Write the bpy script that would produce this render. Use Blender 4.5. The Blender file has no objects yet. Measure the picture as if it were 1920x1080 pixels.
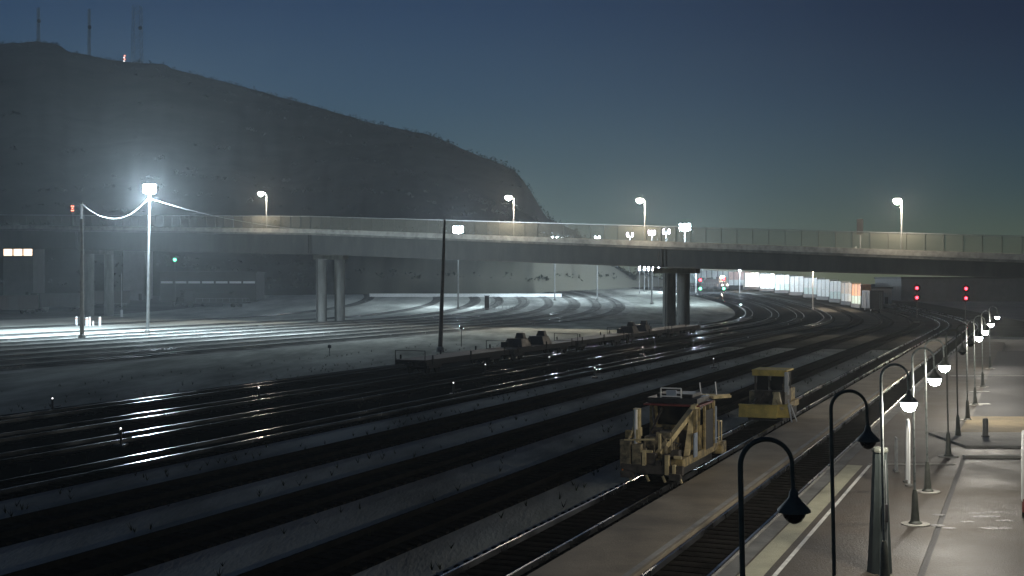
import bpy, math, random
from mathutils import Vector, Matrix, noise as mn
random.seed(7)
sc = bpy.context.scene
COL = sc.collection
R = math.radians
F, HZ, CX, H = 2300.0, 530.0, 960.0, 7.5      # survey of the site: lens, horizon, viewer height
SL = 0.42                                     # run of the tracks: x per metre of y

def px(u, d): return (u - CX) / F * d         # bearing -> metres east at distance d
def hz(v, d): return H - (v - HZ) / F * d     # elevation -> metres above ground at distance d

# ------------------------------------------------------------------ terrain
def sm(a, b, t):
    t = max(0., min(1., (t - a) / (b - a))); return t * t * (3 - 2 * t)
def zg(x, y): return 6.2 * sm(240, 500, y)

# ------------------------------------------------------------------ materials
def mat(name, col, rough=.8, metal=0., var=.0, scale=1., bump=0., col2=None, emit=None, es=0., spec=.5, trans=0., stretch=None, bscale=None):
    m = bpy.data.materials.new(name); m.use_nodes = True
    nt = m.node_tree; b = nt.nodes['Principled BSDF']
    b.inputs['Base Color'].default_value = (*col, 1)
    b.inputs['Roughness'].default_value = rough; b.inputs['Metallic'].default_value = metal
    b.inputs['Specular IOR Level'].default_value = spec
    if emit:
        b.inputs['Emission Color'].default_value = (*emit, 1); b.inputs['Emission Strength'].default_value = es
    if var or col2 or bump:
        tc = nt.nodes.new('ShaderNodeTexCoord'); mp = nt.nodes.new('ShaderNodeMapping')
        nt.links.new(tc.outputs['Object'], mp.inputs[0])
        if stretch: mp.inputs['Scale'].default_value = stretch[:3]; mp.inputs['Rotation'].default_value = (0, 0, stretch[3] if len(stretch) > 3 else 0)
    if var or col2:
        n = nt.nodes.new('ShaderNodeTexNoise'); n.inputs['Scale'].default_value = scale; n.inputs['Detail'].default_value = 8; n.inputs['Roughness'].default_value = .65
        nt.links.new(mp.outputs[0], n.inputs['Vector'])
        r = nt.nodes.new('ShaderNodeValToRGB'); r.color_ramp.elements[0].position = .36; r.color_ramp.elements[1].position = .64
        c2 = col2 or tuple(c * (1 + var) for c in col); c1 = tuple(c * (1 - var) for c in col) if not col2 else col
        r.color_ramp.elements[0].color = (*c1, 1); r.color_ramp.elements[1].color = (*c2, 1)
        nt.links.new(n.outputs[0], r.inputs[0]); nt.links.new(r.outputs[0], b.inputs['Base Color'])
        rr = nt.nodes.new('ShaderNodeMapRange'); rr.inputs[1].default_value = .3; rr.inputs[2].default_value = .7
        rr.inputs[3].default_value = max(.05, rough - .12); rr.inputs[4].default_value = min(1, rough + .1)
        nt.links.new(n.outputs[0], rr.inputs[0]); nt.links.new(rr.outputs[0], b.inputs['Roughness'])
    if bump:
        n2 = nt.nodes.new('ShaderNodeTexNoise'); n2.inputs['Scale'].default_value = bscale or scale * 6; n2.inputs['Detail'].default_value = 5
        nt.links.new(mp.outputs[0], n2.inputs['Vector'])
        bp = nt.nodes.new('ShaderNodeBump'); bp.inputs['Strength'].default_value = bump; bp.inputs['Distance'].default_value = .05
        nt.links.new(n2.outputs[0], bp.inputs['Height']); nt.links.new(bp.outputs[0], b.inputs['Normal'])
    return m

M = {}
M['dirt'] = mat('dirt', (.16, .16, .145), .95, var=.35, scale=.06, bump=.6, bscale=3)
M['pale_gravel'] = mat('pale_gravel', (.26, .27, .24), .9, var=.42, scale=.16, bump=.7, bscale=9, stretch=(1, .25, 1, R(22.8)), spec=0.)
M['white_gravel'] = mat('white_gravel', (.42, .43, .39), .9, var=.3, scale=.12, bump=.6, bscale=5, stretch=(1, .2, 1, R(22.8)), spec=0.)
M['yard_grey'] = mat('yard_grey', (.24, .245, .225), .9, var=.4, scale=.2, bump=.6, bscale=5, stretch=(1, .2, 1, R(22.8)), spec=0.)
M['yard_dark'] = mat('yard_dark', (.055, .055, .05), .9, var=.4, scale=.15, bump=.6, bscale=5, spec=0.)
M['ballast'] = mat('ballast', (.012, .012, .012), .95, var=.6, scale=.5, bump=1., bscale=12, spec=0.)
M['ballast_mid'] = mat('ballast_grey', (.13, .13, .12), .92, var=.5, scale=.4, bump=1., bscale=10, spec=0.)
M['ballast2'] = mat('ballast_brown', (.024, .022, .019), .92, var=.6, scale=.4, bump=1., bscale=12, spec=0.)
M['cinders'] = mat('cinders', (.007, .0075, .008), .95, var=.7, scale=.12, bump=.8, bscale=6, spec=0.)
M['tie'] = mat('tie_wood', (.017, .015, .013), .95, var=.5, scale=4, spec=0.)
M['rail'] = mat('rail_steel', (.42, .43, .45), .30, metal=1., var=.3, scale=.35)
M['rail_yard'] = mat('rail_yard_steel', (.20, .21, .22), .20, metal=1., var=.4, scale=.2)
M['rail_dull'] = mat('rail_rusty', (.013, .012, .011), .95, metal=0., var=.3, scale=1.5, spec=0.)
M['asphalt'] = mat('asphalt_brown', (.25, .21, .15), .78, var=.28, scale=.45, bump=.4, bscale=20)
M['asphalt2'] = mat('asphalt_grey', (.036, .029, .021), .62, col2=(.062, .048, .033), scale=.35, bump=.45, bscale=16)
M['asphalt3'] = mat('asphalt_light', (.032, .026, .020), .6, col2=(.060, .049, .036), scale=.3, bump=.4, bscale=16)
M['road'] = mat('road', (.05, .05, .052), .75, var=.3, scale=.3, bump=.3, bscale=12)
M['concrete'] = mat('concrete', (.30, .29, .26), .85, var=.3, scale=.8, bump=.25, bscale=8)
M['concrete_dk'] = mat('concrete_stained', (.085, .085, .08), .88, col2=(.19, .19, .175), scale=.8, bump=.25, bscale=5, stretch=(1, 1, .18))
M['tactile'] = mat('tactile_strip', (.36, .35, .25), .8, var=.15, scale=1.2, bump=.4, bscale=25)
M['paint'] = mat('white_paint', (.62, .62, .58), .7, var=.2, scale=3)
M['tan'] = mat('tan_soil', (.26, .21, .13), .95, var=.3, scale=.5, bump=.8, bscale=6)
M['hill'] = mat('hill_scrub', (.022, .026, .022), .95, col2=(.060, .062, .052), scale=.03, bump=1., bscale=.4, spec=0.)
M['girder'] = mat('girder', (.038, .04, .038), .75, col2=(.075, .075, .07), scale=.5, bump=.1, stretch=(1, 1, .25))
M['dark_metal'] = mat('dark_green_paint', (.07, .075, .062), .6, var=.3, scale=6)
M['pillar_steel'] = mat('weathered_green_steel', (.045, .056, .054), .5, var=.45, scale=2, stretch=(1, 1, .25))
M['galv'] = mat('galvanised', (.33, .34, .34), .45, metal=.6, var=.2, scale=4)
M['wood_pole'] = mat('wood_pole', (.10, .085, .07), .85, var=.35, scale=2)
M['steel_pole'] = mat('steel_pole', (.25, .26, .26), .5, metal=.4, var=.2, scale=2)
M['white'] = mat('white_enamel', (.72, .73, .72), .45, var=.06, scale=2)
M['offwhite'] = mat('dusty_white_panel', (.42, .43, .42), .6, var=.15, scale=1.2)
M['yellow'] = mat('machine_yellow', (.60, .49, .27), .5, var=.28, scale=2.5)
M['yellow3'] = mat('faded_yellow', (.62, .47, .12), .6, var=.35, scale=1.2)
M['yellow2'] = mat('machine_yellow_dirty', (.46, .35, .15), .65, col2=(.10, .085, .055), scale=3.5)
M['tan_panel'] = mat('dusty_tan_panel', (.34, .28, .17), .7, col2=(.07, .065, .05), scale=4)
M['grime'] = mat('machine_grime', (.07, .06, .05), .7, var=.5, scale=3)
M['black'] = mat('black_steel', (.015, .015, .017), .5, var=.4, scale=2)
M['glass'] = mat('dark_glass', (.012, .015, .018), .08)
M['bluegrey'] = mat('blue_grey_panel', (.24, .29, .36), .5, var=.12, scale=2)
M['maroon'] = mat('maroon_paint', (.16, .035, .03), .5, var=.2, scale=2)
M['orange'] = mat('orange_lens', (.8, .25, .04), .3)
M['darkcar'] = mat('freight_brown', (.022, .016, .014), .7, var=.4, scale=.8)
M['darkcar2'] = mat('freight_grey', (.022, .023, .025), .7, var=.4, scale=.8)
M['bldg'] = mat('stucco', (.14, .14, .135), .85, var=.15, scale=.5)
M['bldg2'] = mat('stucco_pale', (.3, .31, .32), .85, var=.15, scale=.5)
M['rock'] = mat('pale_rock', (.20, .20, .17), .95, var=.35, scale=.08, bump=1., bscale=.5)
M['puddle'] = mat('puddle_water', (.02, .02, .02), .42, bump=1., scale=2., bscale=9)
M['cable'] = mat('cable', (.35, .36, .36), .4, metal=.5)
def em(name, c, s): M[name] = mat(name, (.6, .6, .6), .5, emit=c, es=s)
em('lamp_cool', (.74, .9, 1.), 300); em('lamp_warm', (1., .88, .74), 140); em('lamp_violet', (.80, .74, 1.), 120)
em('bowl', (.93, .98, 1.), 90); em('red', (1., .03, .06), 9); em('green', (.1, 1., .45), 5); em('head', (1., .8, .62), 160)
em('win_warm', (1., .72, .5), 2.6); em('win_cool', (.55, .72, .8), .10); em('amber', (1., .75, .25), 3); em('red_sign', (1., .25, .15), 4)
em('white_glow', (.95, .92, .92), 2.5)

# see-through woven safety fence on the bridge
def fence_mat():
    m = bpy.data.materials.new('mesh_fence'); m.use_nodes = True; nt = m.node_tree
    b = nt.nodes['Principled BSDF']; b.inputs['Base Color'].default_value = (.26, .25, .2, 1); b.inputs['Roughness'].default_value = .6
    t = nt.nodes.new('ShaderNodeBsdfTransparent'); mx = nt.nodes.new('ShaderNodeMixShader')
    mx.inputs[0].default_value = .26
    nt.links.new(t.outputs[0], mx.inputs[1]); nt.links.new(b.outputs[0], mx.inputs[2])
    nt.links.new(mx.outputs[0], nt.nodes['Material Output'].inputs[0]); return m
M['mesh'] = fence_mat()

# ------------------------------------------------------------------ mesh builder
class MB:
    def __init__(s): s.v = []; s.f = []
    def add(s, vs, fs):
        o = len(s.v); s.v += [tuple(p) for p in vs]; s.f += [tuple(i + o for i in f) for f in fs]; return s
    def box(s, x, y, z, sx, sy, sz, rz=0., rx=0., ry=0., tap=1.):
        """centre x,y, bottom z"""
        m = Matrix.Rotation(rz, 3, 'Z') @ Matrix.Rotation(ry, 3, 'Y') @ Matrix.Rotation(rx, 3, 'X')
        vs = []
        for k in (0, 1):
            t = tap if k else 1.
            for a, b in ((-1, -1), (1, -1), (1, 1), (-1, 1)):
                p = m @ Vector((a * sx / 2 * t, b * sy / 2 * t, k * sz)); vs.append((x + p.x, y + p.y, z + p.z))
        return s.add(vs, [(3, 2, 1, 0), (4, 5, 6, 7), (0, 1, 5, 4), (1, 2, 6, 5), (2, 3, 7, 6), (3, 0, 4, 7)])
    def beam(s, a, b, w, h=None):
        a = Vector(a); b = Vector(b); h = h or w; d = (b - a)
        if d.length < 1e-6: return s
        d.normalize(); up = Vector((0, 0, 1)) if abs(d.z) < .95 else Vector((1, 0, 0))
        r = d.cross(up).normalized(); u = r.cross(d)
        vs = []
        for p in (a, b):
            for i, j in ((-1, -1), (1, -1), (1, 1), (-1, 1)): vs.append(p + r * i * w / 2 + u * j * h / 2)
        return s.add(vs, [(0, 1, 2, 3), (7, 6, 5, 4), (0, 4, 5, 1), (1, 5, 6, 2), (2, 6, 7, 3), (3, 7, 4, 0)])
    def tube(s, pts, r, n=10, r1=None, cap=True):
        pts = [Vector(p) for p in pts]; N = len(pts); rings = []
        prev = None
        for i, p in enumerate(pts):
            d = (pts[min(i + 1, N - 1)] - pts[max(i - 1, 0)]).normalized()
            if prev is None:
                up = Vector((0, 0, 1)) if abs(d.z) < .9 else Vector((1, 0, 0)); a = d.cross(up).normalized()
            else:
                a = (prev - d * prev.dot(d)).normalized()
            prev = a; b = d.cross(a)
            rr = r if r1 is None else r + (r1 - r) * i / (N - 1)
            rings.append([p + a * math.cos(2 * math.pi * k / n) * rr + b * math.sin(2 * math.pi * k / n) * rr for k in range(n)])
        vs = [q for g in rings for q in g]
        fs = [(i * n + k, i * n + (k + 1) % n, (i + 1) * n + (k + 1) % n, (i + 1) * n + k) for i in range(N - 1) for k in range(n)]
        if cap: fs += [tuple(range(n - 1, -1, -1)), tuple((N - 1) * n + k for k in range(n))]
        return s.add(vs, fs)
    def lathe(s, prof, x=0, y=0, z=0, n=16):
        vs = [(x + r * math.cos(2 * math.pi * k / n), y + r * math.sin(2 * math.pi * k / n), z + h) for r, h in prof for k in range(n)]
        N = len(prof)
        fs = [(i * n + k, i * n + (k + 1) % n, (i + 1) * n + (k + 1) % n, (i + 1) * n + k) for i in range(N - 1) for k in range(n)]
        fs += [tuple(range(n - 1, -1, -1)), tuple((N - 1) * n + k for k in range(n))]
        return s.add(vs, fs)
    def build(s, name, m, parent=None, smooth=False, bevel=0.):
        me = bpy.data.meshes.new(name); me.from_pydata(s.v, [], s.f); me.validate(); me.update()
        me.materials.append(M[m] if isinstance(m, str) else m)
        if smooth: me.polygons.foreach_set('use_smooth', [True] * len(me.polygons))
        o = bpy.data.objects.new(name, me); COL.objects.link(o)
        if parent: o.parent = parent
        if bevel:
            b = o.modifiers.new('bevel', 'BEVEL'); b.width = bevel; b.segments = 2; b.limit_method = 'ANGLE'
        if smooth:
            e = o.modifiers.new('es', 'EDGE_SPLIT'); e.split_angle = R(40)
        return o

def tag(o, label=None, cat=None, group=None, kind=None):
    for k, v in (('label', label), ('category', cat), ('group', group), ('kind', kind)):
        if v: o[k] = v
    return o
def thing(name, label, cat, loc=(0, 0, 0), rz=0., group=None):
    o = bpy.data.objects.new(name, None); COL.objects.link(o); o.location = loc; o.rotation_euler = (0, 0, rz)
    return tag(o, label, cat, group)
def kids(o): return [c for c in bpy.data.objects if c.parent == o]
def dup(o, parent=None):
    c = o.copy(); COL.objects.link(c); c.parent = parent
    for k in kids(o): dup(k, c)
    return c
def struct(o): return tag(o, kind='structure')
def light(parent, loc, power, col, rad=.15, kind='POINT', name='lamp_light', rot=None, spot=None):
    l = bpy.data.lights.new(name, kind); l.energy = power; l.color = col
    if kind != 'AREA': l.shadow_soft_size = rad
    if spot: l.spot_size = R(spot); l.spot_blend = .6
    o = bpy.data.objects.new(name, l); COL.objects.link(o); o.location = loc
    if rot: o.rotation_euler = rot
    if parent: o.parent = parent
    return o
ORD = 'first second third fourth fifth sixth seventh eighth ninth tenth eleventh twelfth thirteenth fourteenth fifteenth sixteenth'.split()

# ------------------------------------------------------------------ camera
cd = bpy.data.cameras.new('camera'); cam = bpy.data.objects.new('camera', cd); COL.objects.link(cam)
cd.sensor_width = 36; cd.lens = 36 * F / 1920; cd.clip_end = 6000; cd.clip_start = .5
cam.location = (0, 0, H); cam.rotation_euler = (R(90) - math.atan(10 / F), 0, 0)
sc.camera = cam

# ------------------------------------------------------------------ world: dusk sky, last light behind the hill
w = bpy.data.worlds.new('World'); sc.world = w; w.use_nodes = True; nt = w.node_tree
bg = nt.nodes['Background']; bg.inputs['Strength'].default_value = 1.
geo = nt.nodes.new('ShaderNodeTexCoord'); sep = nt.nodes.new('ShaderNodeSeparateXYZ'); nt.links.new(geo.outputs['Generated'], sep.inputs[0])
def ramp(els):
    r = nt.nodes.new('ShaderNodeValToRGB'); r.color_ramp.interpolation = 'B_SPLINE'
    while len(r.color_ramp.elements) < len(els): r.color_ramp.elements.new(.5)
    for e, (p, c) in zip(r.color_ramp.elements, els): e.position = p; e.color = (*c, 1)
    return r
SKY_W = [(0., (.130, .155, .095)), (.04, (.092, .135, .108)), (.09, (.050, .105, .130)), (.15, (.028, .076, .145)), (.22, (.013, .044, .118)), (.34, (.006, .018, .058)), (1., (.004, .008, .022))]
SKY_E = [(0., (.130, .145, .080)), (.03, (.088, .120, .080)), (.07, (.036, .076, .088)), (.13, (.010, .034, .078)), (.19, (.003, .011, .046)), (.30, (.002, .005, .022)), (1., (.002, .004, .012))]
rw, re_ = ramp(SKY_W), ramp(SKY_E)
for r in (rw, re_): nt.links.new(sep.outputs['Z'], r.inputs[0])
mr = nt.nodes.new('ShaderNodeMapRange'); mr.interpolation_type = 'SMOOTHSTEP'
mr.inputs[1].default_value = -.12; mr.inputs[2].default_value = .46
nt.links.new(sep.outputs['X'], mr.inputs[0])
mx = nt.nodes.new('ShaderNodeMixRGB'); nt.links.new(mr.outputs[0], mx.inputs[0]); nt.links.new(rw.outputs[0], mx.inputs[1]); nt.links.new(re_.outputs[0], mx.inputs[2])
nt.links.new(mx.outputs[0], bg.inputs['Color'])
sc.view_settings.view_transform = 'Standard'; sc.view_settings.look = 'None'; sc.view_settings.exposure = 0.; sc.view_settings.gamma = 1.

# ------------------------------------------------------------------ ground sheet
def ground():
    m = MB(); xs = [-1000, -800, -600] + list(range(-450, 451, 50)) + [600, 800, 1000]
    ys = [-60, 0, 100, 200, 230] + [240 + 10 * i for i in range(28)] + [560, 700, 1000, 1330]
    for y in ys:
        for x in xs: m.v.append((x, y, zg(x, y)))
    n = len(xs)
    for j in range(len(ys) - 1):
        for i in range(n - 1): m.f.append((j * n + i, j * n + i + 1, (j + 1) * n + i + 1, (j + 1) * n + i))
    return struct(m.build('ground', 'dirt'))
ground()

# tracks: straight past the platform, then one long curve to the left beyond the bridge
T = Vector((math.sin(math.atan(SL)), math.cos(math.atan(SL)))); NL = Vector((-T.y, T.x))
CS = T.y
P0 = Vector((-8.72 + SL * 190, 190)); RM = 400.; CEN = P0 + NL * RM; PHI = .80
def off(x0): return (x0 + 8.72) * CS
def at(o, s):
    """o metres right of the platform track, s metres past the start of the curve"""
    if s <= 0: p = P0 + T * s - NL * o
    else:
        ph = min(s / RM, PHI); v = -NL; c, k = math.cos(ph), math.sin(ph)
        v = Vector((v.x * c - v.y * k, v.x * k + v.y * c)); p = CEN + v * (RM + o)
        if s > PHI * RM:
            d = Vector((-v.y, v.x)); p = p + d * (s - PHI * RM)
    return p
def head(o, s):
    a = at(o, s - 1); b = at(o, s + 1); d = b - a; return math.atan2(d.y, d.x) - math.pi / 2
def s_of_y(o, y):
    lo, hi = -260., 700.
    for _ in range(50):
        m_ = (lo + hi) / 2
        if at(o, m_).y < y: lo = m_
        else: hi = m_
    return lo
def stations(s0, s1):
    out = []; s = s0
    while s < s1:
        out.append(s); s += 25 if s < -30 else 8
    out.append(s1); return out
def strip(o0, o1, s0, s1, dz, h=0.):
    """a band that follows the tracks, h>0 makes it a slab with sides"""
    m = MB(); st = stations(s0, s1)
    for s in st:
        for o in (o0, o1):
            p = at(o, s); z = zg(p.x, p.y) + dz
            m.v.append((p.x, p.y, z))
            if h: m.v.append((p.x, p.y, z - h))
    for i in range(len(st) - 1):
        if h:
            a = i * 4; b = a + 4
            m.f += [(a, a + 2, b + 2, b), (a + 1, a, b, b + 1), (a + 2, a + 3, b + 3, b + 2)]
        else:
            a = i * 2; m.f.append((a, a + 1, a + 3, a + 2))
    if h:
        m.f.append((0, 1, 3, 2)); e = (len(st) - 1) * 4; m.f.append((e, e + 2, e + 3, e + 1))
    return m

S0, S1 = -212., 520.
struct(strip(off(-58), off(-35.0), S0, 330, .012).build('cinder_ground', 'cinders'))
struct(strip(off(-84), off(-58.), S0, 330, .010).build('gravel_road', 'pale_gravel'))
struct(strip(off(-126), off(-84), S0, 420, .008).build('yard_ground', 'yard_grey'))
struct(strip(off(-205), off(-126), S0, 420, .009).build('yard_ground', 'white_gravel'))
for a, b in ((-35.2, -31.9), (-28.9, -25.85), (-23.0, -19.95), (-17.2, -14.95)):
    struct(strip(off(a), off(b), S0, -62, .03).build('service_path', 'pale_gravel'))

struct(strip(off(-35.), off(-12.5), -62, 330, .034).build('yard_ground', 'yard_dark'))
struct(strip(off(-12.45), off(3), -20, 330, .033).build('yard_ground', 'yard_dark'))
def track(x0, label, rail='rail_dull', ties=True, bed='ballast', bw=3.4, s0=S0, s1=S1, group=None, bh=.16):
    o = off(x0); t = tag(strip(o - bw / 2 + .0, o + bw / 2, s0, s1, 0.02).build('railway_track', bed), label, 'railway track', group)
    b = MB(); st = stations(s0, s1)
    for s in st:
        for oo, dz in ((o - bw / 2, .02), (o - bw / 2 + .45, bh), (o + bw / 2 - .45, bh), (o + bw / 2, .02)):
            p = at(oo, s); b.v.append((p.x, p.y, zg(p.x, p.y) + dz))
    for i in range(len(st) - 1):
        for k in range(3):
            a = i * 4 + k; b.f.append((a, a + 1, a + 5, a + 4))
    me = bpy.data.meshes.new('railway_track'); me.from_pydata(b.v, [], b.f); me.materials.append(M[bed]); t.data = me
    for sd in (-.7525, .7525):
        strip(o + sd - .036, o + sd + .036, s0, s1, bh + .21, .16).build('rail', rail, t)
    if ties:
        tm = MB(); s = s0
        while s < 60:
            p = at(o, s); tm.box(p.x, p.y, zg(p.x, p.y) + bh - .09, 2.55, .22, .11, head(o, s)); s += .62
        tag(tm.build('ties', 'tie', t), kind='stuff')
    return t
near = [(-8.72, 'sunken track with bright rails right beside the pale platform edge', 'rail'),
        (-13.65, 'track carrying the two yellow work machines beside the brown pavement', 'rail'),
        (-18.6, 'dark ballast track just beyond the one carrying the yellow machines', 'rail_dull'),
        (-24.4, 'dark ballast track curving away under the bridge beneath the container train', 'rail_dull'),
        (-30.4, 'dark track between the container train line and the black cinder ground', 'rail_dull')]
track(near[0][0], near[0][1], 'rail', True, 'ballast2', 1.9, bh=.02)
track(near[1][0], near[1][1], 'rail', True, 'ballast2', 2.3, bh=.05)
for x0, lb, r_ in near[2:]: track(x0, lb, r_, True, 'ballast', 2.65, bh=.08)
for k, x0 in enumerate((-36.6, -42.6, -48.3, -54.5)):
    track(x0, ['track nearest the camera across the black cinder ground, lit locomotive far along it', 'track just in front of the dark flatcars',
               'track under the row of dark flatcars', 'track just behind the dark flatcars'][k], 'rail_yard', True, 'cinders', 3.0, bh=.07)
for k, x0 in enumerate((-88.3, -94.6, -101, -108.5, -116, -123.5, -131, -143, -165)):
    track(x0, 'one of the parallel yard tracks in the pale gravel below the floodlight masts', 'rail_yard', False, 'ballast_mid', 2.5 if k % 2 else 3.2, bh=.05, group='parallel tracks of the far yard')

# pavement beside the tracks
def spav(x0, x1, y0, y1, dz, h, name, m):
    return struct(strip(off(x0), off(x1), s_of_y(off((x0 + x1) / 2), y0), s_of_y(off((x0 + x1) / 2), y1), dz, h).build(name, m))
spav(-12.35, -9.72, -14, 150, .27, .25, 'pavement', 'asphalt')
spav(-9.98, -9.80, -14, 85, .276, .02, 'pavement_edge', 'concrete')
spav(-7.66, -7.20, -14, 150, .27, .25, 'platform_edge', 'concrete_dk')
spav(-7.76, -7.67, -14, 120, .285, .25, 'platform_edge', 'concrete')
spav(-7.20, -2.70, -14, 150, .26, .25, 'platform', 'asphalt2')
spav(-7.14, -6.50, -14, 48.6, .266, .01, 'platform_edge_strip', 'tactile')
spav(-6.29, -6.17, -14, 48.6, .266, .01, 'platform_line', 'paint')
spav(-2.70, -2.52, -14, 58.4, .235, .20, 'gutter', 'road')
spav(-2.52, 6.0, -14, 50.4, .262, .25, 'plaza', 'asphalt3')
def rect(x0, x1, y0, y1, z0, z1, name, m):
    b = MB(); b.box((x0 + x1) / 2, (y0 + y1) / 2, z0, x1 - x0, y1 - y0, z1 - z0); return struct(b.build(name, m))
rect(18.7, 60, 50.5, 50.85, 0, .36, 'kerb', 'concrete')
rect(18.9, 60, 50.86, 53.8, 0, .24, 'gutter_pavement', 'asphalt2')
rect(19.9, 60, 53.8, 58.6, 0, .35, 'sidewalk', 'concrete')
rect(14.2, 17.6, 48.65, 48.9, .2, .285, 'kerb', 'concrete')
b = MB(); b.add([(21.3, 58.6, .30), (60, 58.6, .30), (60, 66, .30), (24.6, 66, .30)], [(0, 1, 2, 3)])
struct(b.build('bare_soil', 'tan'))
b = MB(); b.add([(24.8, 66.02, .285), (90, 66.02, .285), (120, 130, .285), (51.5, 130, .285)], [(0, 1, 2, 3)])
struct(b.build('road', 'road'))
for (x, y, sx) in ((27.9, 73, 1.1), (31.0, 81.3, 1.3), (38.5, 95, 9)):
    rect(x - sx / 2, x + sx / 2, y - .2, y + .2, .28, .292, 'lane_marking', 'paint')
M['weeds'] = mat('weeds', (.035, .04, .022), .9, var=.4, scale=1, spec=0.)
wm = MB(); wr = random.Random(11)
for _ in range(700):
    xo = wr.choice([-32.7, -27.4, -21.6, -16.1, -59, -62, -70, -33.4, -39.6]) + wr.gauss(0, .8); y = wr.uniform(28, 150); x = xo + SL * y
    for _ in range(7):
        a = wr.uniform(0, 6.28); l = wr.uniform(.08, .3); w0 = .02; dx, dy = math.cos(a), math.sin(a)
        wm.add([(x + dy * w0, y - dx * w0, .03), (x - dy * w0, y + dx * w0, .03), (x + dx * l * .7, y + dy * l * .7, .03 + l)], [(0, 1, 2)])
tag(wm.build('weeds', 'weeds'), kind='stuff')
# shallow wet puddles
def blob(cx, cy, rx, ry, z, n=22):
    m = MB(); m.v = [(cx, cy, z)] + [(cx + rx * math.cos(a) * (1 + .35 * mn.noise(Vector((cx + math.cos(a) * 1.5, cy + math.sin(a) * 1.5, 3)))), cy + ry * math.sin(a) * (1 + .5 * mn.noise(Vector((cy + math.cos(a) * 2, math.sin(a) * 2, 1)))), z) for a in [2 * math.pi * i / n for i in range(n)]]
    m.f = [(0, 1 + i, 1 + (i + 1) % n) for i in range(n)]; return m
pu = MB()
for (u, v, rx, ry) in ((1850, 968, .5, .16), (1815, 978, .25, .1), (1885, 976, .3, .14), (1832, 962, .3, .1), (1868, 960, .35, .1), (1758, 985, .22, .18), (1780, 990, .2, .15), (1870, 990, .5, .2), (1760, 965, .2, .15)):
    d = 7.23 * F / (v - HZ); q = blob(px(u, d), d, rx, ry, .2665); pu.add(q.v, q.f)
tag(struct(pu.build('puddle_water', 'puddle')))

# ------------------------------------------------------------------ hill behind the bridge
SIL = [(-900, 150), (-500, 110), (-250, 92), (-60, 78), (0, 82), (40, 80), (72, 78), (112, 84), (128, 97), (170, 104), (200, 112), (250, 117), (310, 121), (330, 131), (420, 153), (500, 175), (600, 202), (700, 232),
       (760, 243), (800, 252), (835, 264), (870, 281), (920, 300), (965, 319), (978, 334), (1000, 368), (1022, 404), (1030, 411), (1052, 420), (1075, 432), (1090, 446), (1130, 480), (1180, 512), (1225, 540), (1262, 552)]
def interp(tab, x):
    if x <= tab[0][0]: return tab[0][1]
    for (a, b), (c, d) in zip(tab, tab[1:]):
        if x <= c: return b + (d - b) * (x - a) / (c - a)
    return tab[-1][1]
def hill():
    m = MB(); us = [-460 + 18 * i for i in range(20)] + [-100 + 9 * i for i in range(153)]
    ts = [0, .02, .04, .06, .085, .11, .15, .2, .26, .32, .38, .45, .52, .6, .68, .76, .83, .9, .95, 1., 1.04, 1.09, 1.16, 1.25, 1.38]
    foot = [(-900, 330), (0, 372), (300, 380), (660, 388), (1000, 398), (1262, 470)]
    rid = [(-900, 760), (0, 880), (500, 800), (960, 640), (1100, 560), (1262, 500)]
    cut = [(-900, .05), (500, .05), (660, .25), (1000, .42), (1100, .75), (1262, 1.)]
    for u in us:
        df, dr = interp(foot, u), interp(rid, u); s = interp(SIL, u); zr = hz(s, dr); c = interp(cut, u)
        for t in ts:
            d = df + (dr - df) * t
            x = px(u, d); g = zg(x, d)
            nz = mn.fractal(Vector((x * .012, d * .012, .3)), 1., 2.1, 5)
            if t <= 1:
                k = (t ** 1.05)
                f0 = min(1, t / .055); lift = (13 + 5 * mn.noise(Vector((x * .02, 0, 5)))) * sm(0, 1, f0) * sm(540, 700, u) * (1 - t) * (1 - .8 * sm(1060, 1262, u))
                z = g + (zr - g) * k + lift + nz * 9 * math.sin(math.pi * min(1, t)) ** .8 + mn.noise(Vector((x * .09, d * .09, 0))) * 1.6 * (1 - t) * min(1, t * 12)
                z += mn.noise(Vector((x * .15, 2, 0))) * .9 * (t > .9)
                z += mn.fractal(Vector((x * .10, d * .07, 7)), 1., 2.2, 4) * 3.4 * sm(0, .03, t) * (1 - sm(.15, .6, t)) * sm(500, 660, u) * (1 - sm(1130, 1230, u))
                # keep the body under the sightline of the ridge
                z = min(z, H + (zr - H) * d / dr - .3 * (1 - t) * 4 + (0 if t >= 1 else -.2)) if zr > H + 3 and t < 1 else z
            else: z = zr - (zr - g) * sm(1, 1.38, t) - (t - 1) * 20
            m.v.append((x, d, max(z, g - 1.)))
    n = len(ts)
    for i in range(len(us) - 1):
        for j in range(n - 1): m.f.append((i * n + j, (i + 1) * n + j, (i + 1) * n + j + 1, i * n + j + 1))
    o = m.build('hill', 'hill', smooth=False); o.data.polygons.foreach_set('use_smooth', [True] * len(o.data.polygons))
    return struct(o), m
HO, HM = hill()
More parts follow.
